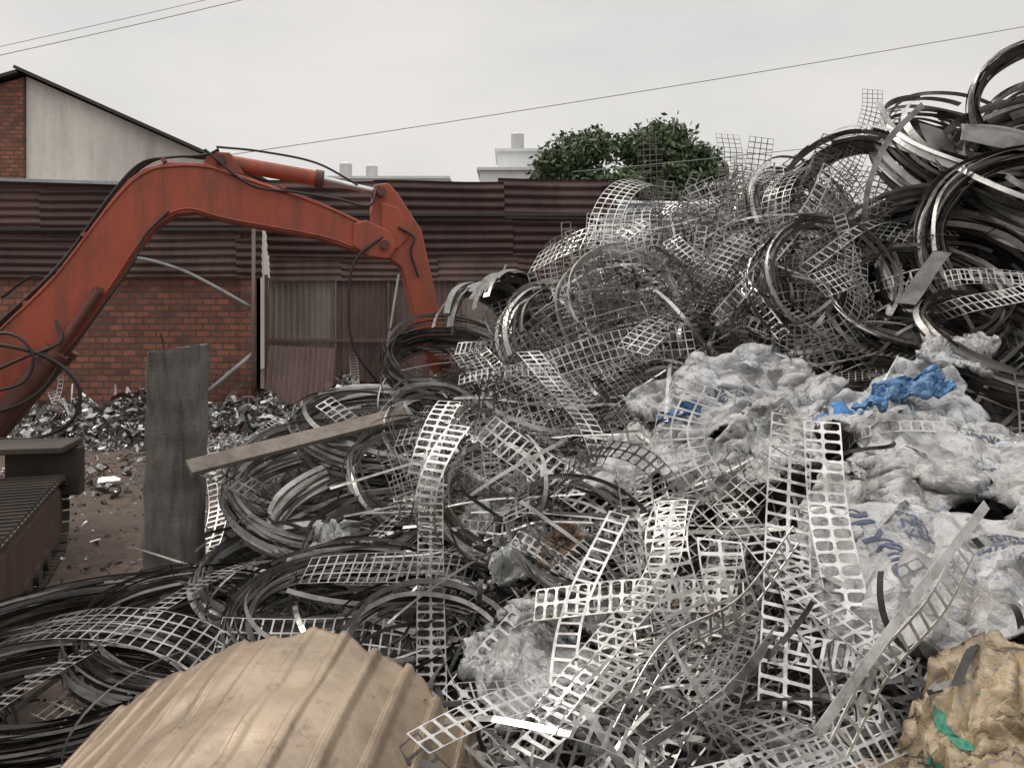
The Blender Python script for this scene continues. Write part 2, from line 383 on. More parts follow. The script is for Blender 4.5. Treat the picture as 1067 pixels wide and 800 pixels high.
def small(name,k,x,y,dz,s,head,mat,tilt=0.):
    P,F,uv=PROTO[k]; n=Vector(heapN(x,y,.3)); n=(n+Vector((0,-tilt,0))).normalized(); xa=Vector((math.cos(head),math.sin(head),0)); xa=(xa-n*xa.dot(n)).normalized(); ya=n.cross(xa)
    M=np.array(Matrix((xa,ya,n)).transposed()); Q=(P*np.array(s))@M.T+np.array([x,y,float(heap(x,y))+dz]); sackobj(name,Q,F,uv,mat)
small('plastic_sack',7,.03,4.02,.16,(.55,.55,1.),1.2,M_FILM,.4)
small('plastic_sack',5,-.10,4.55,.16,(.7,.7,1.),.4,M_FILM,.3)
small('plastic_sack',7,-.30,5.15,.16,(.8,.6,1.),2.2,M_SACK,.3)
small('plastic_sack',5,-1.12,4.75,.12,(.5,.5,1.),.9,M_FILM)
small('plastic_sack',5,.35,3.0,.18,(.6,.6,1.),2.4,M_FILM,.3)
small('plastic_sack',3,1.0,2.62,.12,(.4,.4,1.),1.9,M_FILM)
small('plastic_sack',0,2.55,3.45,.26,(.9,.9,1.),.6,M_SACK)
small('plastic_sack',7,2.75,4.9,.26,(.9,.7,1.),.6,M_SACK)
small('plastic_sack',0,1.12,4.35,.24,(.7,.8,1.),.1,M_SACK,.3)
small('plastic_sack',7,.45,3.7,.20,(.6,.6,1.),.1,M_FILM,.3)
small('plastic_sack',5,1.45,4.3,.26,(.8,.8,1.),1.1,M_SACK,.2)
small('cardboard_scrap',5,.22,4.1,.18,(.4,.4,.8),.4,M_CARD,.3)
small('cardboard_scrap',0,-.35,4.45,.18,(.35,.3,.8),1.4,M_CARD,.3)
small('cardboard_scrap',5,.9,3.65,.20,(.4,.3,.8),2.4,M_CARD,.3)
small('blue_plastic_film',5,1.90,4.12,.38,(.34,.26,.5),.6,M_BLUE)
small('blue_plastic_film',5,1.00,4.74,.31,(.32,.18,.5),.2,M_BLUE,.3)
small('blue_plastic_film',0,2.28,4.50,.36,(.50,.34,.6),.1,M_BLUE,.2)

# ------------------------------------------------------------------ perforated strips
def cell(ncols,a,b,c):
    V=[];F=[]
    for k in range(ncols):
        o=len(V); A=.5;B=.5; aa=a*.5; bb=b*.5; cc=c*.5
        inner=[(aa,-(bb-cc)),(aa,bb-cc),(aa-cc,bb),(-(aa-cc),bb),(-aa,bb-cc),(-aa,-(bb-cc)),(-(aa-cc),-bb),(aa-cc,-bb)]
        outer=[(A,-(bb-cc)),(A,bb-cc),(aa-cc,B),(-(aa-cc),B),(-A,bb-cc),(-A,-(bb-cc)),(-(aa-cc),-B),(aa-cc,-B)]
        cor=[(A,B),(-A,B),(-A,-B),(A,-B)]
        for p in inner+outer+cor: V.append((p[0]+.5,(p[1]+.5+k)/ncols))
        for i,j in((0,1),(2,3),(4,5),(6,7)): F.append([o+i,o+8+i,o+8+j,o+j])
        for q,(i,j) in enumerate(((1,2),(3,4),(5,6),(7,0))): F.append([o+i,o+8+i,o+16+q,o+8+j,o+j])
    return np.array(V),F
PAT={'A':(cell(2,.76,.85,.16),.175,.056),'B':(cell(1,.80,.78,.08),.10,.062),'C':(cell(4,.85,.87,.05),.27,.056),
     'D':(cell(2,.76,.84,.28),.15,.050),'F':(cell(1,.68,.85,.18),.13,.046),'G':(cell(3,.83,.88,.08),.24,.058)}
def strip(mb,P,Bv,pat,tone,wscale=1.):
    P=np.asarray(P); Bv=np.asarray(Bv); seg=np.linalg.norm(np.diff(P,axis=0),axis=1); S=np.concatenate([[0],np.cumsum(seg)])
    if isinstance(pat,float):
        w=pat*wscale
        V=np.stack([P-Bv*w/2,P+Bv*w/2],1).reshape(-1,3); mb.add(V,grid_faces(len(P),2),tone); return
    (cv,cf),w,pitch=PAT[pat]; w*=wscale; pitch*=wscale
    n=max(3,int(S[-1]/pitch)); m=len(cv)
    u=(np.arange(n)[:,None]+cv[None,:,0])*pitch; vv=np.broadcast_to(cv[None,:,1],(n,m))
    u=u.ravel(); vv=vv.ravel(); u=np.clip(u,0,S[-1])
    p=np.stack([np.interp(u,S,P[:,k]) for k in range(3)],1); b=np.stack([np.interp(u,S,Bv[:,k]) for k in range(3)],1)
    V=p+b*((vv-.5)*w)[:,None]
    F=[[i+c*m for i in q] for c in range(n) for q in cf]
    mb.add(V,F,tone)
def grow(start,T,Nn,L,kap,dk,tw,m=26):
    T=np.array(T,float);Nn=np.array(Nn,float);T/=np.linalg.norm(T);Nn-=T*np.dot(T,Nn);Nn/=np.linalg.norm(Nn)
    p=np.array(start,float); ds=L/(m-1); P=[];B=[]
    kink=random.randrange(m) if R()<.35 else -1
    for i in range(m):
        b=np.cross(T,Nn); P.append(p.copy()); B.append(b)
        k=kap+dk*math.sin(i*.33+dk*9)
        if i==kink: k+=U(-.6,.6)/ds
        T2=T+Nn*k*ds; T2/=np.linalg.norm(T2); Nn=Nn-T2*np.dot(Nn,T2); Nn/=np.linalg.norm(Nn)
        a=tw*ds; bb=np.cross(T2,Nn); Nn=Nn*math.cos(a)+bb*math.sin(a); T=T2; p=p+T*ds
    return np.array(P),np.array(B)
def settle(P,off):
    d=P[:,2]-heap(P[:,0],P[:,1]); P[:,2]-= np.percentile(d,25)-off
    d=P[:,2]-heap(P[:,0],P[:,1])-off; P[:,2]-=np.where(d>.15,(d-.15)*.45,0)
    P[:,2]+=np.where(d<-.12,(-d-.12)*.8,0)
    return P
def insack(x,y):
    for nm,mt,(sx,sy),(a,b,t),hd,sd in SP:
        c,s=math.cos(hd),math.sin(hd); dx,dy=x-sx,y-sy
        if ((dx*c+dy*s)/(a*.52))**2+((-dx*s+dy*c)/(b*.56))**2<1: return True
    return False
def randstrip(mb,x,y,pat,L,kap,tilt,off,tone,tw=.5,head=None,ws=1.,chk=True):
    n=heapN(x,y); a=U(0,6.283) if head is None else head
    t=np.array([math.cos(a),math.sin(a),0]); t-=n*np.dot(t,n)
    t=t+n*U(-.25,.35)
    nn=n+np.array([U(-1,1),U(-1,1),U(-1,1)])*tilt
    P,B=grow((x,y,heap(x,y)),t,nn,L,kap,U(-1,1)*.7,U(-tw,tw))
    P=P-(P.mean(0)-P[0])*np.array([.8,.8,0]); P=settle(P,off)
    if chk:
        hit=sum(insack(*p[:2]) for p in P[::3])
        if hit>=1 and R()<.92: return
    if (np.linalg.norm(P-np.array([0,0,2.]),axis=1)<1.5).any(): return
    strip(mb,P,B,pat,tone,ws)
def samp():
    while True:
        y=2.3+ (R()**1.2)*6.9; x=U(-2.3,1.2+.85*y); q=x/y
        if heap(x,y)>.12:
            if q<-.12 and R()<.88: continue
            if q>.42 and y>4.9 and R()<.8: continue
            return x,y
mbs=MB(); mbd=MB()
for i in range(2700):
    x,y=samp(); randstrip(mbd,x,y,U(.008,.030),U(.4,1.6),random.choice((-1,1))*R()**2.2*3.8,.7,U(-.08,.06),R()**2.1*.9,1.0)
for i in range(500):
    x,y=samp()
    pat=random.choice('ABBCCDFGA'); k=random.choice((-1,1))*(R()**3)*2.4
    randstrip(mbs,x,y,pat,U(.9,2.3),k,.42,U(-.05,.12),R()**1.4,.4,None,U(.75,1.1))
for i in range(40):
    y=U(4.2,5.9); x=U(-.2,1.0)
    randstrip(mbs,x,y,random.choice('CCGA'),U(1.1,2.0),U(-.8,.8),.6,U(.02,.14),.4*R(),.4,U(-.4,.3),U(.75,1.0))
for i in range(170):
    y=U(4.1,5.8); x=U(-.5,1.0)
    randstrip(mbd,x,y,U(.010,.026),U(1.0,2.2),U(-.6,.6),.6,U(.02,.16),R()**1.6*.9,.4,U(-.4,.3))
for i in range(30):
    randstrip(mbs,U(1.1,2.2),U(2.6,2.9),random.choice('ABDFB'),U(.4,.9),U(-1.5,1.5),.5,U(.0,.08),.15+.6*R(),.5,None,U(.75,1.),False)
for i in range(120):
    randstrip(mbd,U(1.0,2.4),U(2.5,3.0),U(.01,.03),U(.3,.9),U(-2,2),.6,U(-.04,.06),R()**1.6,.5,None,1,False)
def stand(x,y,h,pat,tone,lean,kap,yaw=0,tw=.2,ws=.9):
    z=float(heap(x,y)); T=(lean,U(-.15,.15),1); Nn=(math.sin(yaw),-math.cos(yaw),.05)
    P,B=grow((x,y,z-.25),T,Nn,h+.25,kap,U(-.4,.4),tw); strip(mbs,P,B,pat,tone,ws)
for i in range(76):
    x=U(.35,3.0); y=U(5.8,7.6)
    stand(x,y,U(.4,.85),random.choice('BCCGFAC'),.05+R()*.8,U(-.6,.6),random.choice((-1,1))*R()**1.6*1.6,U(-.8,.8),U(-.5,.5),U(.75,1.0))
for a in ((.55,6.6,1.0,'B',.75,-.1,.2),(.62,6.8,1.1,'G',.6,.15,-.3),(.9,7.0,1.05,'C',.35,.05,.2),(1.15,7.0,1.1,'B',.7,.35,.1),(1.35,7.2,1.25,'C',.2,-.1,.15),
          (1.62,7.0,.9,'G',.8,.25,.5),(2.05,7.4,.85,'C',.05,.0,.1),(2.2,7.4,.75,'C',.08,.1,.1),(2.6,7.2,.8,'B',.6,.3,-.3),(2.35,7.0,.9,'F',.4,.3,.3),(3.1,7.2,.85,'B',.5,.25,.2),(.3,6.4,.9,'F',.8,.3,.2),(1.9,6.5,.95,'G',.7,-.15,.3),(.15,6.5,.85,'C',.6,-.3,.6),
          (.75,6.5,.95,'B',.9,-.25,.1),(1.5,6.4,.9,'B',.8,.2,.1),(2.2,6.2,.9,'C',.4,.35,.2),(1.0,6.3,.85,'A',.6,.1,.3)):
    stand(*a)
for i in range(38):
    x=U(.15,2.0); y=U(2.6,4.1)
    randstrip(mbs,x,y,random.choice('ABDFAC'),U(.9,1.8),U(-.7,.7),.3,U(.10,.20),.25+.7*R(),.35,random.choice((U(-2.4,-1.9),U(-1.8,-1.3),U(-1.2,-.7),U(-2,-1.2),U(-.5,.3))),U(.85,1.12))
for i in range(36):
    x=U(-.1,2.8); y=U(2.5,5.5)
    randstrip(mbs,x,y,U(.015,.035),U(.5,1.3),U(-.9,.9),.4,U(.08,.20),.4+.6*R(),.3,None)
so_=mbs.obj('perforated_strips',M_STRIP,pile)
mbd.obj('narrow_offcuts',M_COIL,pile)

def hero(pts,wd,pat,tone,ws=1.,m=40):
    P=smoothpts(pts,m); T=np.gradient(P,axis=0); T/=np.linalg.norm(T,axis=1)[:,None]
    w=np.array(wd,float); B=w[None]-T*(T@w)[:,None]; B/=np.linalg.norm(B,axis=1)[:,None]
    strip(mbh,P,B,pat,tone,ws)
mbh=MB()
hero([(1.30,3.7,1.45),(1.18,3.4,1.13),(1.07,3.1,.85),(.93,2.72,.55)],(1,.1,.1),'A',.55,1.05)
hero([(1.40,3.6,1.44),(1.31,3.3,1.12),(1.27,3.0,.80),(1.17,2.7,.52)],(1,-.25,0),'D',.7,1.05)
hero([(1.28,3.4,1.08),(1.13,3.1,.86),(1.2,2.8,.62),(1.12,2.6,.42)],(1,.3,.2),'A',.4,1.0)
hero([(1.145,3.2,1.05),(.87,3.0,.84),(.56,2.85,.74),(.33,2.6,.53)],(.4,.3,-.5),'B',.9,.9)
hero([(.50,3.7,1.0),(.28,3.3,.77),(.20,3.0,.66),(.17,2.75,.46)],(1,.2,.2),'B',.8,1.0)
hero([(.75,3.7,1.06),(.62,3.35,.84),(.35,3.0,.70),(.05,2.7,.5)],(.8,-.5,.1),'D',.6,.95)
hero([(.95,3.5,1.1),(1.1,3.1,.9),(1.35,2.7,.72)],(.8,.5,.1),'A',.5,.9)
hero([(1.70,2.85,1.26),(1.30,2.6,1.0),(.88,2.3,.74)],(.5,0,-.6),.035,.8)
hero([(1.66,2.9,1.10),(1.45,2.72,.95),(1.2,2.6,.78),(1.0,2.45,.6)],(.6,.2,-.4),'B',.7,.9)
hero([(1.0,3.0,.75),(.75,2.75,.65),(.42,2.6,.52)],(.6,.4,-.5),.04,.7)
hero([(1.04,4.45,1.52),(.90,4.28,1.30),(.92,4.1,1.10),(1.07,4.0,.96)],(1,-.2,.1),'G',.35,1.1)
hero([(.33,6.6,2.02),(.62,6.5,2.2),(.95,6.45,2.27),(1.35,6.45,2.2),(1.7,6.5,2.02)],(.1,1,.25),.09,1.0)
hero([(-.8,5.0,.9),(-.4,5.1,1.05),(0,5.2,1.2),(.35,5.25,1.3)],(0,.45,1),'C',.2,1.)
hero([(-.7,4.8,.8),(-.3,4.75,.95),(.05,4.6,1.0),(.35,4.45,.95)],(0,.5,1),'C',.25,1.)
hero([(-.2,5.6,1.3),(.3,5.65,1.5),(.8,5.7,1.65),(1.3,5.7,1.7)],(0,.5,1),'C',.35,1.)
hero([(.15,6.2,1.40),(.45,6.0,1.65),(.9,5.95,1.8),(1.3,5.9,1.85)],(.2,-.5,1),'C',.5,1.1)
hero([(.0,6.3,1.5),(.35,6.2,1.85),(.8,6.1,1.95),(1.2,5.95,1.8)],(.2,-.5,1),'G',.7,1.1)
hero([(1.62,6.9,3.0),(1.74,6.85,2.75),(1.92,6.8,2.4),(2.05,6.6,2.1)],(1,.1,.3),'G',.6,1.1)
hero([(2.35,6.6,2.35),(2.7,6.8,2.75),(3.0,7.0,3.2),(3.15,7.0,3.6),(3.17,7.0,3.85)],(1,.1,-.5),'C',.5,.7)
hero([(1.5,5.8,1.85),(1.9,6.0,2.25),(2.35,6.3,2.7),(2.6,6.5,3.1)],(1,.1,-.6),'B',.6,1.1)
hero([(2.9,6.3,2.2),(2.75,6.2,2.7),(2.95,6.3,3.2),(3.3,6.4,3.55)],(1,.3,.1),.05,.3)
hero([(3.17,6.9,3.7),(3.3,6.8,3.4),(3.6,6.6,3.2),(4.0,6.4,3.1)],(.1,.5,1),.09,.8)
hero([(.1,3.5,.65),(.5,3.35,.75),(.95,3.2,.8)],(0,.8,.6),'D',.5,1.)
hero([(.5,3.1,.66),(.3,2.85,.60),(.0,2.55,.5)],(.7,-.6,0),'F',.75,1.)
ho=mbh.obj('draped_strips',M_STRIP,pile)
sm=ho.modifiers.new('t','SOLIDIFY'); sm.thickness=.003
print('strips',time.time()-T00)

# ------------------------------------------------------------------ coils
def coil(c,r,axis,n,spread,wid=(.015,.03),tone=(.1,.7),arc=(250,360),rj=.08,tilt=.06,start=None,pat=None,name='metal_strip_coil',ell=1.0,mat=None,tx=1.4):
    mb=MB(); ax=np.array(axis,float); ax/=np.linalg.norm(ax)
    for i in range(n):
        tl=tilt*(3 if R()<.12 else 1); a=ax+np.array([U(-1,1),U(-1,1),U(-1,1)])*tl; a/=np.linalg.norm(a)
        e1=np.cross(a,[0.05,.1,1]); 
        if np.linalg.norm(e1)<.25: e1=np.cross(a,[1,.1,0])
        e1/=np.linalg.norm(e1); e2=np.cross(a,e1)
        rr=r*(1+U(-rj,rj)); ar=math.radians(U(*arc)); st=math.radians(U(0,360) if start is None else start+U(-14,14))
        t=np.linspace(st,st+ar,int(20+ar*8)); dr=1+U(-.06,.06)*(t-st)/6+.014*np.sin(t*3+U(0,6))+.008*np.sin(t*7+U(0,6))
        cc=np.array(c)+ax*U(-.5,.5)*spread+np.array([U(-1,1),U(-1,1),U(-1,1)])*r*.03
        P=cc+(rr*dr*np.cos(t))[:,None]*e1+(rr*dr*ell*np.sin(t))[:,None]*e2
        rad=(P-cc)/np.linalg.norm(P-cc,axis=1)[:,None]
        B=np.broadcast_to(a,P.shape)*.9+rad*U(-.9,.9)
        B=B/np.linalg.norm(B,axis=1)[:,None]
        strip(mb,P,B,pat if pat else U(*wid),(tone[0]+(tone[1]-tone[0])*R()**tx))
    return mb.obj(name,mat or (M_STRIP if pat else M_COIL))
coil((-1.18,4.75,.34),.64,(.05,-.14,1),42,.15,(.020,.042),(.3,1.),(300,380),.05,.035,tx=.9)
coil((-1.25,5.55,.70),.68,(.15,-.40,1),30,.15,(.020,.042),(.3,1.),(280,360),.08,.07,tx=.9)
coil((-1.02,5.2,.60),.54,(-.1,-.34,1),18,.12,(.018,.04),(.3,1.),(260,360),.08,.08,tx=.9)
coil((-.95,6.3,.95),.74,(.1,-.26,1),32,.18,(.018,.038),(.1,.9),(260,360),.09,.07)
coil((-.62,5.5,.76),.5,(.3,-.6,1),18,.15,(.016,.036),(.2,1),(260,360),.12,.12)
coil((-.75,4.85,.46),.46,(.15,-.4,1),14,.15,(.016,.036),(.2,1),(240,360),.12,.12)
coil((-.55,5.9,1.0),.42,(.4,-.7,.8),14,.15,(.014,.03),(.2,1),(240,360),.12,.12)
coil((-1.5,6.3,.55),.6,(.0,-.2,1),26,.18,(.014,.03),(.1,.7),(260,360),.1,.05)
coil((-2.15,3.95,.18),.78,(0,-.05,1),64,.24,(.010,.022),(.0,.3),(300,380),.11,.025)
coil((-1.95,3.25,.24),.68,(.05,-.05,1),56,.24,(.010,.022),(.0,.33),(300,380),.11,.025)
coil((-1.55,4.15,.24),.62,(.1,-.08,1),44,.2,(.010,.022),(.0,.42),(300,380),.11,.04)
coil((-.78,3.95,.38),.55,(.1,-.18,1),48,.24,(.012,.024),(.0,.5),(270,380),.13,.06)
coil((-2.7,3.1,.12),.6,(0,0,1),34,.2,(.01,.02),(.0,.3),(300,380),.10,.03)
coil((-.35,3.5,.42),.40,(.2,-.3,1),20,.2,(.012,.024),(.0,.5),(270,380),.16,.10)
coil((-.02,7.0,1.50),.66,(.80,-.50,.30),60,.60,(.03,.06),(.1,.5),(200,300),.05,.03,40)
coil((-.55,7.4,1.35),.60,(.2,-.45,1),44,.35,(.014,.03),(.0,.35),(270,360),.12,.05)
coil((-.95,7.9,.85),.62,(.1,-.25,1),44,.32,(.014,.03),(.0,.3),(280,360),.10,.05)
coil((.45,6.4,1.55),.55,(.5,-.7,.5),18,.3,(.02,.04),(.2,1.),(180,300),.14,.12)
coil((.9,6.3,1.95),.50,(.2,-.8,.5),12,.3,(.02,.04),(.3,1.),(140,260),.18,.16)
coil((.1,5.2,1.0),.50,(.1,-.4,1),22,.22,(.018,.036),(.1,.9),(200,330),.12,.08,ell=1.2)
coil((.05,4.55,.85),.45,(.1,-.4,1),18,.22,(.018,.036),(.1,.9),(200,330),.12,.09,ell=1.2)
coil((.25,5.6,1.2),.45,(-.1,-.6,.9),14,.2,(.016,.03),(.1,.9),(200,330),.14,.1)
coil((.35,4.0,.82),.36,(.2,-.5,.9),10,.2,(.014,.028),(.1,.9),(200,330),.14,.12)
coil((3.30,6.0,2.05),.80,(-.15,-.75,.55),64,.45,(.025,.05),(.05,.6),(200,310),.12,.05,170)
coil((3.35,6.0,2.05),.60,(-.15,-.75,.55),34,.4,(.025,.05),(.0,.4),(260,350),.14,.05)
coil((3.95,5.8,2.3),.85,(-.25,-.8,.5),44,.4,(.025,.06),(.05,.7),(200,310),.12,.06,170)
coil((2.95,6.9,2.85),.56,(-.5,-.75,.3),36,.4,(.03,.06),(.1,.8),(200,320),.12,.07)
coil((2.55,7.2,2.7),.5,(.3,-.75,.4),22,.3,(.02,.04),(.1,.8),(220,330),.14,.09)
coil((3.85,6.9,3.2),.62,(.2,-.6,.7),46,.4,(.03,.06),(.1,.9),(180,320),.18,.15)
coil((4.42,6.6,3.62),.52,(-.35,-.85,.2),26,.22,(.03,.06),(.05,.5),(250,340),.07,.06)
coil((4.4,6.3,3.0),.8,(-.2,-.6,.7),46,.4,(.03,.07),(.1,.9),(160,300),.16,.13)
coil((2.35,6.0,2.1),.5,(.1,-.85,.4),20,.3,(.02,.04),(.2,.9),(200,330),.16,.10)
coil((2.9,5.7,1.95),.55,(-.1,-.6,.7),28,.3,(.02,.04),(.05,.6),(200,330),.14,.10)
coil((4.2,4.9,2.0),.6,(-.2,-.75,.6),30,.3,(.02,.04),(.0,.5),(200,330),.14,.08)
coil((5.2,7.0,3.3),.9,(-.2,-.6,.7),40,.4,(.03,.07),(.1,.7),(200,330),.12,.07)
coil((3.1,5.1,1.70),.45,(.1,-.5,.8),20,.25,(.02,.04),(.0,.5),(200,330),.14,.08)
for c,r,ax,n,pt in (((2.1,5.8,1.9),.42,(-.3,-.6,.6),4,'C'),((1.2,6.7,2.3),.55,(.5,-.7,.2),5,'C'),((2.6,6.5,2.6),.55,(.4,-.7,.3),5,'C'),((.4,5.9,1.55),.5,(.1,-.6,.6),4,'C'),
    ((.5,3.9,.9),.32,(.4,-.6,.5),2,'D'),((1.0,3.3,.85),.35,(.7,-.5,.3),2,'A'),((1.7,6.6,2.4),.5,(.2,-.7,.4),4,'G')):
    coil(c,r,ax,n,.3,tone=(.2,.95),arc=(110,220),rj=.2,tilt=.22,pat=pt)
print('coils',time.time()-T00)

def sheet(name,c,w,l,rot,curv,mat,rib=0,ribp=.1,nu=60,nv=40,dent=.012,tone=.12,mask=False):
    mb=MB(); u=np.linspace(-.5,.5,nu); v=np.linspace(-.5,.5,nv); UU,VV=np.meshgrid(u*w,v*l,indexing='ij')
    if mask:   # flat crown, shoulders rolling down at both sides
        ang=np.interp(UU,[-w/2,-.35,.12,.35,w/2],[.62,.50,-.12,-.55,-.95]); du=w/(nu-1)
        x=np.cumsum(np.cos(ang),0)*du; z=np.cumsum(np.sin(ang),0)*du; i0=nu//2; x-=x[i0]; z-=z.max()
    elif abs(curv)>1e-4: x=np.sin(UU*curv)/curv; z=(np.cos(UU*curv)-1)/curv
    else: x=UU; z=UU*0
    g=np.clip(np.sin(UU/ribp*2*np.pi+.9*np.sin(UU*5))*2.2-1.0,0,1)
    if mask: g=g*(.5+.75*np.clip(.5+1.3*np.sin(UU*3.2-.6),0,1))*(1-.35*np.clip(np.sin(VV*4+UU*3),0,1))
    z=z+rib*g+dent*np.sin(VV*5+UU*4)+dent*.6*np.sin(VV*11-UU*9+1)
    if mask:
        for cu,cv,rr,dd in((-.25,.2,.12,.02),(.1,.3,.09,.018),(.3,-.1,.1,.02),(-.5,-.1,.1,.018),(.02,-.05,.07,.012)): z=z-dd*np.exp(-((UU-cu)**2+(VV-cv)**2)/rr**2)
    V=np.stack([x,VV+.02*np.sin(UU*6)+(.025*np.sin(UU*17)+.012*np.sin(UU*41) if mask else 0),z],-1).reshape(-1,3)
    V=V@np.array(rot.to_matrix()).T+np.array(c)
    mb.add(V,grid_faces(nu,nv),tone); o=mb.obj(name,mat,None,True)
    s=o.modifiers.new('s','SOLIDIFY'); s.thickness=.004
    return o
sheet('ribbed_sheet_roll',(-.86,2.38,.675),1.80,1.30,Euler((.08,.0,-.10)),1.0,M_TAN,.022,.14,340,80,.007,.5,True)
sheet('bent_metal_sheet',(4.0,6.2,3.25),.35,.9,Euler((.3,-.6,.9)),2.2,M_COIL)
sheet('bent_metal_sheet',(3.55,6.5,3.2),.35,.6,Euler((.9,.3,.3)),1.2,M_COIL,tone=.05)
sheet('bent_metal_sheet',(2.85,5.5,2.15),.12,.7,Euler((.55,.2,-.75)),3,M_COIL,tone=.08)

# ------------------------------------------------------------------ post and board
mb=MB(); nz=60; ns=60
th=np.linspace(0,2*np.pi,ns,endpoint=False)
sq=lambda x,e: np.sign(x)*np.abs(x)**e
V=[]
for k in range(nz):
    z=-.1+1.77*k/(nz-1); w=.182+.006*math.sin(k*.5)
    for t in th:
        px=sq(math.cos(t),.35)*w; py=sq(math.sin(t),.35)*.09
        j=.022*noise.noise(Vector((px*22,py*14,z*1.1)))+.014*noise.noise(Vector((px*4,py*3,z*8)))
        zz=z+(.03*math.sin(px*9)-.05*px+.02*noise.noise(Vector((px*60,py*20,3))) if k==nz-1 else 0)
        V.append((px*(1+j*2)-2.22+.02*z,py+j+5.22,zz))
f=grid_faces(nz,ns,True).tolist()+[[(nz-1)*ns+i for i in range(ns)]]
mb.add(V,f); mb.obj('weathered_wooden_post',M_POST)
mb=MB()
p0=Vector((-2.03,5.0,.93)); p1=Vector((-.80,6.0,1.13)); d=(p1-p0)
rot=d.to_track_quat('X','Z').to_matrix()@Euler((.5,0,0)).to_matrix()
box(mb,(p0+p1)/2,(d.length,.13,.035),Matrix(rot)); bevel(mb.obj('wooden_board',M_WOOD),.004)

# ------------------------------------------------------------------ excavator
exc=empty('excavator')
D=Vector((.95,.314,0)).normalized(); PN=Vector((-D.y,D.x,0)); F0=Vector((-4.3,7.0,0))
def ex(r,z,o=0): return F0+D*r+Vector((0,0,z))+PN*o
def plate(name,prof,width,mat,off=0,bev=.015):
    mb=MB(); n=len(prof); V=[ex(r,z,off-width/2) for r,z in prof]+[ex(r,z,off+width/2) for r,z in prof]
    f=[list(range(n)),list(range(2*n-1,n-1,-1))]+[[i,i+n,(i+1)%n+n,(i+1)%n] for i in range(n)]
    mb.add([tuple(v) for v in V],f); return bevel(mb.obj(name,mat,exc),bev,2)
boom=[(-.75,.75),(-.75,1.15),(-.45,1.42),(-.17,1.71),(.275,2.2),(.739,2.90),(.86,3.06),(.99,3.17),(1.2,3.235),(1.5,3.24),(1.72,3.18),(2.52,2.93),(3.0,2.72),(3.2,2.60),(3.22,2.48),(3.12,2.42),(2.9,2.45),(2.52,2.57),(1.72,2.70),(1.42,2.78),(1.25,2.76),(1.08,2.63),(.90,2.38),(.66,1.98),(.4,1.55),(.1,1.2),(-.2,.88),(-.4,.72)]
plate('boom',boom,.26,M_RED)
mb=MB()
for s in (-.137,.137):
    tube(mb,smoothpts([ex(r,z,s) for r,z in [(-.2,1.66),(.275,2.18),(.739,2.86),(1.0,3.13),(1.25,3.2),(1.5,3.205),(1.72,3.15),(2.52,2.90),(3.0,2.69)]],40),.009,6)
    tube(mb,smoothpts([ex(r,z,s) for r,z in [(.1,1.24),(.66,2.02),(.90,2.42),(1.08,2.67),(1.25,2.79),(1.42,2.81),(1.72,2.73),(2.52,2.60),(2.9,2.48)]],40),.009,6)
mb.obj('weld_seams',M_RED,exc)
plate('boom_bracket',[(1.45,3.2),(1.55,3.36),(1.72,3.36),(1.86,3.15)],.16,M_RED)
plate('boom_fork',[(2.85,2.72),(2.98,2.76),(3.2,2.66),(3.28,2.5),(3.2,2.38),(3.0,2.40),(2.85,2.5)],.32,M_RED)
stick=[(3.07,3.12),(3.20,3.14),(3.30,3.04),(3.54,2.68),(3.58,2.50),(3.76,1.70),(3.86,1.28),(3.70,1.22),(3.60,1.36),(3.34,2.30),(3.2,2.40),(3.10,2.44),(3.04,2.85)]
plate('stick',stick,.19,M_RED)
plate('stick_gusset',[(3.12,2.95),(3.3,2.9),(3.42,2.62),(3.3,2.48),(3.14,2.55)],.23,M_RED)
mb=MB()
for r,z,w in((3.15,2.52,.42),(3.13,3.04,.34),(1.64,3.28,.28),(-.45,.95,.4),(.62,2.05,.42),(3.76,1.34,.3)):
    tube(mb,[ex(r,z,-w/2),ex(r,z,w/2)],.045,16)
mb.obj('pins',M_REDD,exc)
mb=MB(); tube(mb,[ex(1.66,3.28,0),ex(1.8,3.26,0),ex(2.55,3.16,0)],.075,18); mb.obj('arm_cylinder',M_RED,exc)
mb=MB(); tube(mb,[ex(2.5,3.165,0),ex(2.58,3.155,0)],.088,18); tube(mb,[ex(3.06,3.06,0),ex(3.18,3.03,0)],.07,16);mb.obj('arm_cylinder_gland',M_REDD,exc)
mb=MB(); tube(mb,[ex(2.55,3.16,0),ex(3.13,3.05,0)],.035,14); mb.obj('arm_rod',M_CHROME,exc)
for s in(-.22,.22):
    mb=MB(); tube(mb,[ex(-.45,.55,s),ex(.28,1.50,s)],.095,18); tube(mb,[ex(.23,1.44,s),ex(.31,1.54,s)],.11,18); mb.obj('boom_cylinder',M_REDD,exc)
    mb=MB(); tube(mb,[ex(.28,1.50,s),ex(.64,2.06,s)],.042,14); mb.obj('boom_rod',M_REDD,exc)
mb=MB()
def hose(pts,r=.016): tube(mb,smoothpts([ex(*p) for p in pts],40),r,8)
for k,o in enumerate((-.10,-.05,.04,.1)):
    hose([(-.6,1.35+.02*k,o),(-.17,1.77,o),(.3,2.28+.02*k,o),(.7,2.90,o),(.95,3.21,o),(1.2,3.28+.015*k,o),(1.5,3.32,o),(1.62,3.38,o)],.012)
hose([(1.5,3.36,-.16),(1.9,3.05,-.18),(2.3,3.0,-.17),(2.7,2.95,-.17),(3.0,2.9,-.16),(3.1,3.1,-.12)],.013)
hose([(1.6,3.4,-.1),(2.0,3.38,-.1),(2.5,3.3,-.1),(2.9,3.1,-.12)],.011)
hose([(1.2,2.78,-.18),(1.0,2.55,-.19),(.9,2.3,-.2),(.55,1.75,-.2),(.3,1.4,-.2)],.011)
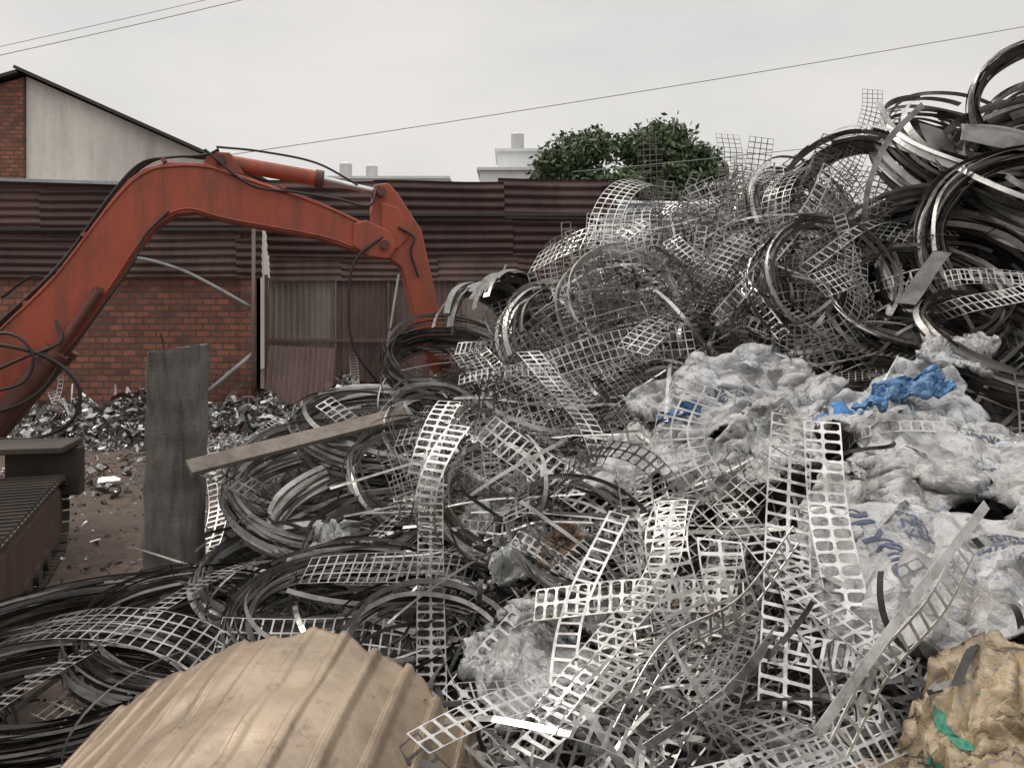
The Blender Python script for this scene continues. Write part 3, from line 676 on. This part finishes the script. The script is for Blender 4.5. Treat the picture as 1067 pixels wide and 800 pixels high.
hose([(3.14,2.6,-.15),(2.86,2.35,-.2),(2.80,1.9,-.2),(2.86,1.5,-.2),(3.1,1.15,-.2)],.014)
hose([(3.3,2.7,-.13),(3.45,2.6,-.14),(3.42,2.45,-.14),(3.5,2.2,-.13)],.012)
hose([(-.6,1.6,-.22),(-.2,1.62,-.3),(.25,1.5,-.34),(.5,1.25,-.36),(.45,.95,-.36),(.1,.8,-.34),(-.4,.9,-.3)],.016)
hose([(-.6,1.25,-.22),(-.3,1.32,-.3),(.1,1.5,-.34),(.35,1.62,-.3),(.3,1.8,-.2)],.014)
hose([(-.6,1.0,-.25),(-.1,1.05,-.34),(.2,1.2,-.34),(.36,1.45,-.3)],.014)
hose([(-.6,1.45,-.24),(-.1,1.7,-.3),(.15,1.55,-.36),(.1,1.3,-.36),(-.2,1.2,-.34),(-.5,1.1,-.3)],.013)
mb.obj('hydraulic_hoses',M_BLK,exc)
mb=MB()
for r,z in((.05,1.95),(.5,2.56),(1.15,3.25),(2.2,3.05)):
    tube(mb,[ex(r,z,-.14),ex(r,z,.14)],.022,8)
mb.obj('hose_clips',M_RED,exc)
plate('bucket',[(3.72,1.3),(4.05,1.2),(4.15,.85),(4.0,.5),(3.6,.4),(3.45,.55),(3.8,.7),(3.85,.95),(3.66,1.12)],.5,M_REDD)
def ebox(name,r,z,o,s,mat,b=.03):
    mb=MB(); M=Matrix((D,PN,Vector((0,0,1)))).transposed(); box(mb,ex(r,z,o),s,M); return bevel(mb.obj(name,mat,exc),b)
ebox('house',-1.9,1.25,0,(2.1,1.7,.7),M_RED,.06)
ebox('counterweight',-3.05,1.25,0,(.35,1.8,.8),M_REDD,.12)
ebox('cab',-1.5,2.0,.45,(1.1,.75,1.3),M_RED,.08)
ebox('cab_glass',-1.5,2.15,.45,(1.12,.6,.75),M_WIN,.02)
ebox('boom_foot',-.7,.95,0,(.5,.5,.45),M_REDD,.03)
def track(ox,oy,yaw,L,wd,h):
    M=Matrix.Translation((ox,oy,0))@Matrix.Rotation(yaw,4,'Z')
    r=h/2; prof=[]
    for a in np.linspace(-90,90,12): prof.append((L-r+r*math.cos(math.radians(a)),r+r*math.sin(math.radians(a))))
    for a in np.linspace(90,270,12): prof.append((r+r*math.cos(math.radians(a)),r+r*math.sin(math.radians(a))))
    per=np.array(prof+[prof[0]]); Ls=np.concatenate([[0],np.cumsum(np.linalg.norm(np.diff(per,axis=0),axis=1))])
    mb=MB(); s=0
    while s<Ls[-1]-.05:
        y=np.interp(s+.05,Ls,per[:,0]); z=np.interp(s+.05,Ls,per[:,1]); y2=np.interp(s+.07,Ls,per[:,0]); z2=np.interp(s+.07,Ls,per[:,1])
        a=math.atan2(z2-z,y2-y); Rm=Matrix.Rotation(a,3,'X')
        box(mb,(-wd/2,y,z),(wd,.075,.022),Rm); off=Rm@Vector((0,.018,-.022))
        box(mb,Vector((-wd/2,y,z))+off,(wd-.01,.014,.035),Rm)
        s+=.092
    o=mb.obj('track_pads',M_TRK,exc); o.matrix_local=M
    mb=MB(); box(mb,(-wd/2,L/2,h*.52),(wd-.06,L-h*.7,h-.17)); o=bevel(mb.obj('track_frame',M_TRKF,exc),.03); o.matrix_local=M
    mb=MB()
    for yy in (r,L-r): tube(mb,[(-wd+.06,yy,r),(-.04,yy,r)],r-.06,24)
    for yy in np.linspace(.75,L-.75,6): tube(mb,[(-wd+.03,yy,.12),(-.005,yy,.12)],.075,16)
    o=mb.obj('track_wheels',M_TRK,exc); o.matrix_local=M
track(-2.52,3.55,math.radians(20),3.05,.62,.60); track(-4.9,3.0,math.radians(20),3.05,.62,.60)
mb=MB(); box(mb,(-4.4,4.9,.5),(1.7,1.3,.35),Matrix.Rotation(math.radians(20),3,'Z')); bevel(mb.obj('undercarriage',M_REDD,exc),.05)
mb=MB(); box(mb,(-3.72,6.35,.62),(.55,.12,.38),Matrix.Rotation(math.radians(10),3,'Z')); box(mb,(-3.85,6.2,.84),(.8,.45,.05),Matrix.Rotation(math.radians(10),3,'Z')); bevel(mb.obj('step_guard',M_TRK,exc),.01)

# ------------------------------------------------------------------ walls / fence
def corr(name,o,u,v,Ul,Vl,pitch,depth,mat,parent=None,prof='sin',warp=.01):
    n=int(Ul/pitch*8)+1; m=14
    o=np.array(o,float);u=np.array(u,float);v=np.array(v,float);u/=np.linalg.norm(u);v/=np.linalg.norm(v);w=np.cross(u,v)
    a=np.linspace(0,Ul,n); b=np.linspace(0,Vl,m); A,Bq=np.meshgrid(a,b,indexing='ij')
    s=np.sin(A/pitch*2*np.pi)
    if prof!='sin': s=np.clip(s*2.2,-1,1)
    ph=U(0,6)
    d=depth*s+warp*np.sin(A*1.7+Bq*2.1+ph)+warp*.6*np.sin(A*5+Bq*3.3+ph*2)
    Az=A+warp*.5*np.sin(Bq*2.3+ph)*(A/Ul); Bz=Bq+warp*.6*np.sin(A*3+ph)*(Bq/Vl)
    V=o+Az[...,None]*u+Bz[...,None]*v+d[...,None]*w
    mb=MB(); mb.add(V.reshape(-1,3),grid_faces(n,m)); return mb.obj(name,mat,parent,True)
bw=empty('brick_wall')
mb=MB(); box(mb,(-9.1,13.2,1.24),(9.8,.2,2.48)); mb.obj('bricks',M_BRICK,bw)
mb=MB(); box(mb,(-4.32,13.16,1.3),(.24,.30,2.6)); bevel(mb.obj('pier',M_BRICK,bw),.01)
ls=empty('corrugated_sheet_hoarding')
def band(x0,x1,y,z,lean,H,pitch,depth,mats,wmin,wmax,warp):
    x=x0;k=0
    while x<x1-.05:
        w=U(wmin,wmax); x2=min(x+w,x1)
        corr('sheet',(x,y-.022*(k%2)+U(-.01,.01),z+U(-.04,.04)),(0,-lean+U(-.035,.035),1),(1,0,U(-.018,.018)),H,x2-x+.1,pitch,depth,mats[k%2] if R()<.6 else random.choice(mats),ls,warp=warp)
        x=x2;k+=1
band(-14,-4.15,12.98,2.36,.12,.80,.13,.018,(M_MAROON,M_MAROON2),1.6,2.6,.018)
band(-14,-4.15,12.86,3.08,.10,.76,.13,.018,(M_MAROON2,M_MAROON),1.6,2.6,.018)
band(-4.25,1.7,13.86,2.72,.18,.72,.15,.02,(M_MAROON,M_MAROON2),1.5,2.4,.02)
band(-4.25,1.7,13.70,3.36,.14,.68,.15,.02,(M_MAROON2,M_MAROON),1.5,2.4,.02)
band(-4.25,1.7,13.98,2.30,.1,.50,.12,.014,(M_GATE2,M_MAROON2),1.2,2.2,.01)
mb=MB(); box(mb,(-7.6,12.72,3.86),(4.5,.12,.05),Euler((0,.03,0)).to_matrix()); mb.obj('flashing',M_GREY,ls)
mb=MB(); box(mb,(-1.3,13.62,3.42),(5.9,.03,.05)); box(mb,(-9.,12.80,3.1),(9.6,.03,.05)); mb.obj('batten',M_DARK,ls)
gate=empty('corrugated_gate')
x=-4.3;k=0
while x<2.0:
    w=U(.95,1.25)
    corr('panel',(x,14.05+.015*(k%2),0.05),(1,0,0),(0,0,1),w-.04,2.34+U(-.05,.03),.105,.014,random.choice((M_GATE,M_GATE,M_GATE2)),gate,'trap')
    mb=MB(); box(mb,(x-.02,14.0,1.2),(.05,.05,2.4)); mb.obj('frame_post',M_GATE2,gate)
    x+=w;k+=1
for z in(.25,1.25,2.32):
    mb=MB(); box(mb,(-1.15,13.97,z),(6.3,.04,.05)); mb.obj('frame_rail',M_GATE2,gate)
corr('loose_corrugated_sheet',(-4.02,12.9,.30),(1,0,-.06),(0.02,.25,1),1.1,.95,.09,.014,M_GATE2,None,'trap')
corr('zinc_sheet_fence',(1.6,13.6,2.55),(0,.1,1),(1,0,-.02),1.15,3.4,.14,.03,M_GREY)
gf=empty('back_fence')
x=1.9
while x<16:
    corr('panel',(x,14.1,0),(1,0,0),(0,0,1),2.35,2.9+U(-.1,.1),.12,.016,random.choice((M_GREY,M_GATE,M_MAROON2)),gf,'trap'); x+=2.4
def pole(name,pts,r,mat=M_PIPE,seg=10):
    mb=MB(); tube(mb,smoothpts(pts,24) if len(pts)>2 else pts,r,seg); return mb.obj(name,mat,None,True)
pole('steel_pole',[(-4.13,12.7,0),(-4.12,12.7,3.1)],.03,M_GATE2)
pole('leaning_steel_pole',[(-4.95,12.4,.35),(-4.12,12.75,1.13)],.035)
pole('flexible_pipe',[(-6.25,12.7,2.6),(-5.9,12.7,2.62),(-5.3,12.7,2.45),(-4.8,12.75,2.2),(-4.2,12.8,1.85)],.028)
pole('leaning_steel_pole',[(-.5,13.0,1.6),(-.1,13.4,2.55)],.02)
pole('leaning_steel_pole',[(-2.2,13.4,.5),(-1.95,13.7,2.4)],.022)
pole('hanging_cable',[(-8.2,12.8,2.0),(-7.6,12.7,2.35),(-7.1,12.7,2.1)],.02,M_BLK)

# ------------------------------------------------------------------ buildings
wb=empty('white_warehouse')
mb=MB(); A=[(-12.2,7.55),(-7.0,5.25),(-7.0,0),(-12.2,0)]
V=[(x,20,z) for x,z in A]+[(x,34,z) for x,z in A]
mb.add(V,[[0,3,2,1],[1,2,6,5],[5,6,7,4],[4,7,3,0],[0,1,5,4]]); mb.obj('wall',M_WHITE,wb)
mb=MB(); A=[(-17.4,6.0),(-12.21,7.50),(-12.21,0),(-17.4,0)]
V=[(x,19.9,z) for x,z in A]+[(x,34,z) for x,z in A]
mb.add(V,[[0,3,2,1],[1,2,6,5],[4,7,3,0],[0,1,5,4]]); mb.obj('brick_gable',M_BRICK,wb)
mb=MB(); L=math.hypot(5.6,2.45); a=math.atan2(2.42,5.4)
box(mb,(-9.55,26.9,6.47),(L,14.4,.08),Matrix.Rotation(a,3,'Y')); mb.obj('roof',M_DARK,wb)
mb=MB(); box(mb,(-14.95,26.9,6.83),(5.6,14.4,.08),Matrix.Rotation(-math.atan2(1.5,5.2),3,'Y')); mb.obj('roof_left',M_DARK,wb)
def building(name,x,y,w,d,h,tanks=(),wins=3):
    e=empty(name); mb=MB(); box(mb,(x,y,h/2),(w,d,h)); mb.obj('walls',M_FARW,e)
    mb=MB(); box(mb,(x,y,h+.07),(w+.3,d+.3,.14)); box(mb,(x,y,h*.72),(w+.15,d+.15,.12)); mb.obj('parapet',M_FARW,e)
    mb=MB()
    for i in range(wins):
        for lv in (.30,.55,.84): box(mb,(x-w/2+(i+.5)*w/wins,y-d/2-.02,h*lv),(w/wins*.4,.06,h*.09))
    mb.obj('windows',M_WIN,e)
    mb=MB()
    for tx,tz,tr,thh in tanks:
        tube(mb,[(tx,y,tz+.3),(tx,y,tz+.3+thh*.9),(tx,y,tz+.3+thh)],[tr,tr,tr*.5],18)
        for q in(-1,1):
            box(mb,(tx+q*tr*.6,y,tz+.1),(.08,.08,.5))
    if tanks: mb.obj('water_tank',M_TANK,e)
building('white_apartment_building',.1,42,3.4,5,8.3,[],3)
building('white_apartment_building',.45,43.5,2.4,4,9.6,[(.3,9.6,.36,1.1)],2)
building('low_white_building',-8,46,9,6,8.4,[(-9.6,8.4,.36,1.1),(-8.1,8.4,.34,.95)],5)
building('low_white_building',-4.2,48,5,6,8.2,[(-4.7,8.2,.34,.8)],4)
building('low_white_building',16,55,16,6,8.0,[(12,8.0,.34,1.0)],7)

# ------------------------------------------------------------------ trees
def tree(c,crowns,nclump,seed,H):
    e=empty('broadleaf_tree'); rnd=random.Random(seed); g=np.random.default_rng(seed)
    mb=MB(); c=np.array(c,float)
    tube(mb,smoothpts([c,c+[.1,0,H*.25],c+[0,.1,H*.5]],10),[.26-.012*i for i in range(10)],12)
    for cr in crowns:
        q=c+np.array(cr[0]); tube(mb,smoothpts([c+[0,.05,H*.42],(c+[0,0,H*.42]+q)/2+[.1,0,.3],q],10),[.13-.01*i for i in range(10)],8)
    ml=MB()
    for k in range(nclump):
        cr=crowns[rnd.randrange(len(crowns))]; d=g.normal(size=3); d/=np.linalg.norm(d); rr=rnd.random()**.4
        q=c+np.array(cr[0])+d*rr*np.array(cr[1])
        if rr>.5 and k%4==0: tube(mb,[c+np.array(cr[0]),q],[.04,.012],6)
        n=190; cs=rnd.uniform(.28,.6)
        P=q+g.normal(size=(n,3))*cs*np.array([.55,.55,.4])
        s=g.uniform(.05,.11,n)[:,None]
        a=g.normal(size=(n,3)); a/=np.linalg.norm(a,axis=1)[:,None]; b=np.cross(a,g.normal(size=(n,3))); b/=np.linalg.norm(b,axis=1)[:,None]
        V=np.stack([P-a*s*1.5,P-b*s*.7,P+a*s*1.5,P+b*s*.7],1).reshape(-1,3)
        base=rnd.random(); tone=np.clip(np.repeat(base*.6+g.random(n)*.4,4),0,1)
        ml.add(V,np.arange(n*4).reshape(-1,4),tone)
    mb.obj('trunk_and_limbs',M_BARK,e); ml.obj('leaves',M_LEAF,e)
tree((2.85,29,0),[((-.9,0,6.0),(1.2,1.2,1.0)),((-.1,.3,7.2),(1.0,1.1,.85)),((.4,0,5.4),(1.4,1.4,1.0)),((-.9,0,6.7),(.7,.8,.6))],110,5,7.6)
tree((5.5,28.5,0),[((-.5,0,6.2),(1.5,1.3,1.1)),((1.0,.2,6.1),(1.2,1.2,1.1)),((-.3,0,7.3),(1.1,.9,.7)),((1.3,0,4.6),(1.3,1.2,1.0))],135,8,7.4)
tree((12.5,38,0),[((0,0,5.9),(1.8,1.3,1.1))],40,9,7.)

def wire(a,b,sag,r=.018):
    a=np.array(a,float);b=np.array(b,float); t=np.linspace(0,1,60)[:,None]
    P=a+(b-a)*t; P[:,2]-=(sag*4*t*(1-t))[:,0]
    mb=MB(); tube(mb,P,r,6); mb.obj('power_line',M_PIPE)
wire((-15,25,5.6),(26,25,12.3),.25,.013)
wire((-30,20,4.7),(12,20,14.4),.6,.010); wire((-30,20.4,5.1),(12,20.4,14.8),.6,.008)
wire((-30,22,8.2),(16,22,18.5),.5,.007)
wire((2,26,6.1),(26,26,8.9),.15,.013)
mb=MB(); tube(mb,[(26,25.5,0),(26,25.5,12.6)],[.2,.13],14); box(mb,(26,25.5,12.3),(.12,2,.12)); mb.obj('utility_pole',M_PIPE)

# ------------------------------------------------------------------ ground + debris
mb=MB(); gx=np.concatenate([np.linspace(-600,-20,8),np.linspace(-15,16,160),np.linspace(20,600,8)]); gy=np.concatenate([np.linspace(-300,-8,5),np.linspace(-4,16,110),np.linspace(20,900,10)])
X,Y=np.meshgrid(gx,gy,indexing='ij'); Z=.018*np.sin(X*1.7+Y)+.02*np.sin(X*.6-Y*1.3)+RNG.normal(0,.008,X.shape)
Z=np.where((np.abs(X)<16)&(Y>-4)&(Y<16),Z,0)-.02
mb.add(np.stack([X,Y,Z],-1).reshape(-1,3),grid_faces(len(gx),len(gy))); mb.obj('ground',M_GROUND,None,True)
def bits(mb,P,smin,smax,tf,flat=1.):
    n=len(P); a=RNG.normal(size=(n,3))*np.array([1,1,flat]); a/=np.linalg.norm(a,axis=1)[:,None]; b=np.cross(a,RNG.normal(size=(n,3))); b/=np.linalg.norm(b,axis=1)[:,None]; c=np.cross(a,b)
    s=RNG.uniform(smin,smax,(n,1))*RNG.uniform(.4,1.8,(n,1)); w=s*RNG.uniform(.06,.5,(n,1))**1.3; k=RNG.uniform(-.8,.8,(n,1))*s; k2=k*RNG.uniform(.2,1,(n,1))
    V=np.stack([P-a*s-b*w,P-a*s+b*w,P-a*s*.3-b*w*1.2+c*k,P-a*s*.3+b*w+c*k,P+a*s*.4-b*w+c*k2,P+a*s*.4+b*w*1.3+c*k2,P+a*s-b*w*.4,P+a*s+b*w*.6],1).reshape(-1,3)
    i=np.arange(n)[:,None]*8; F=np.concatenate([i+[0,2,3,1],i+[2,4,5,3],i+[4,6,7,5]])
    mb.add(V,F,np.repeat(tf(n),8))
def deb(x,y): 
    return np.clip(.44*np.exp(-((y-12.0-.3*np.sin(x*1.3))/.8)**2)*(1+.35*np.sin(x*2.1)+.3*np.sin(x*4.7+1)+.15*np.sin(x*11+y*5)),0,2)
e=empty('shredded_metal_heap')
gx=np.linspace(-9,-1.0,140); gy=np.linspace(10.4,13.0,40); X,Y=np.meshgrid(gx,gy,indexing='ij'); Z=deb(X,Y)-.06+RNG.normal(0,.02,X.shape)
mb=MB(); mb.add(np.stack([X,Y,Z],-1).reshape(-1,3),grid_faces(140,40),RNG.random(X.size)); mb.obj('core',M_HEAP,e)
n=13000; x=RNG.uniform(-9,-1.0,n); y=RNG.uniform(10.3,13.0,n); P=np.stack([x,y,deb(x,y)+RNG.uniform(-.03,.05,n)],1)
mb=MB(); bits(mb,P,.015,.075,lambda n:RNG.random(n)**1.2); mb.obj('shredded_pieces',M_STRIP,e)
n=70; x=RNG.uniform(-7,-1.5,n); y=RNG.uniform(11.3,12.6,n); P=np.stack([x,y,deb(x,y)+.03],1); mb=MB(); bits(mb,P,.05,.12,lambda n:RNG.random(n)); mb.obj('plastic_scraps',M_FARW,e)
n=260; x=RNG.uniform(-7,-1.5,n); y=RNG.uniform(11.0,12.6,n); P=np.stack([x,y,deb(x,y)+.03],1); mb=MB(); bits(mb,P,.05,.13,lambda n:RNG.random(n)); mb.obj('rusty_scraps',M_GATE2,e)
mb=MB()
for i in range(90):
    x=U(-7,-1.6); y=U(10.8,12.5); z=float(deb(x,y)); a=U(0,6.28)
    P,B=grow((x,y,z),(math.cos(a),math.sin(a),U(0,.5)),(0,0,1),U(.3,.9),U(-3,3),U(-1,1),U(-1,1)); P[:,2]=np.maximum(P[:,2],.03); strip(mb,P,B,random.choice((.03,.04,'B',.02,'F')),R())
mb.obj('bent_strips',M_STRIP,e)
mb=MB(); n=3200; x=RNG.uniform(-6,-.8,n); y=3.6+RNG.random(n)**.8*8.0; P=np.stack([x,y,RNG.uniform(-.005,.02,n)],1)
bits(mb,P,.008,.035,lambda n:RNG.random(n),.2); 
n=420; x=RNG.uniform(-5,-1.0,n); y=RNG.uniform(8,11.2,n); P=np.stack([x,y,RNG.uniform(0,.04,n)],1); bits(mb,P,.03,.10,lambda n:RNG.random(n),.3)
mb.obj('scattered_metal_litter',M_STRIP)
mb=MB(); 
for i in range(900):
    x=U(-6,-.6); y=U(3.8,12); s=U(.008,.035)
    Rm=Euler((U(0,3),U(0,3),U(0,3))).to_matrix(); box(mb,(x,y,s*.3),(s*U(.6,1.6),s*U(.6,1.4),s),Rm)
mb.obj('rubble',M_GROUND)

# ------------------------------------------------------------------ world, light, camera
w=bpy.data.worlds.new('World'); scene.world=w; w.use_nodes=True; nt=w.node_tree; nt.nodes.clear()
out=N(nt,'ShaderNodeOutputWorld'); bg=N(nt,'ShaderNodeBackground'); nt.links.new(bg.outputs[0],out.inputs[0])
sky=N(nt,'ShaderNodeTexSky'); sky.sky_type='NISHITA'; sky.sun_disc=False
sky.sun_elevation=math.radians(52); sky.sun_rotation=math.radians(-60); sky.air_density=1; sky.dust_density=4
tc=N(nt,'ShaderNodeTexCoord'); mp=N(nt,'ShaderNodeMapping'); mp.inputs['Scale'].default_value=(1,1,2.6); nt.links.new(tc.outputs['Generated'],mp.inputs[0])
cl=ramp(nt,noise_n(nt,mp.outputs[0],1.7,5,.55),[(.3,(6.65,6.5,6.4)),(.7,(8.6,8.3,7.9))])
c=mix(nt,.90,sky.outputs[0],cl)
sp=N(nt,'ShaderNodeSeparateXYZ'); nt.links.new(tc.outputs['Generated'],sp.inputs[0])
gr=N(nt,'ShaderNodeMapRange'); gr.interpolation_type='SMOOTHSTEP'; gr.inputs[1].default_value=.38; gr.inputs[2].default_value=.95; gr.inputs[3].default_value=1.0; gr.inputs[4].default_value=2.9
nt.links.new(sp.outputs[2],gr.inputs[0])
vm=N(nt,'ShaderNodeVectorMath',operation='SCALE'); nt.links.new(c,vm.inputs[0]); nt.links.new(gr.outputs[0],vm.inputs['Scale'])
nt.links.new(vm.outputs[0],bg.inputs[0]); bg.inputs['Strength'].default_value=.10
sl=bpy.data.lights.new('sun','SUN'); sl.energy=1.4; sl.angle=math.radians(12); sl.color=(1,.95,.87)
so=bpy.data.objects.new('sun',sl); COL.objects.link(so)
az=math.radians(-60); el=math.radians(52); dv=Vector((math.sin(az)*math.cos(el),math.cos(az)*math.cos(el),math.sin(el)))
so.rotation_euler=dv.to_track_quat('Z','Y').to_euler()
cam=bpy.data.cameras.new('camera'); co=bpy.data.objects.new('camera',cam); COL.objects.link(co)
co.location=(0,0,2); co.rotation_euler=(math.radians(90),0,0); cam.lens=28; cam.sensor_width=36; cam.shift_y=-.0843
cam.clip_start=.05; cam.clip_end=3000; scene.camera=co
scene.view_settings.view_transform='Standard'; scene.view_settings.look='None'; scene.view_settings.exposure=0
print('total',time.time()-T00)
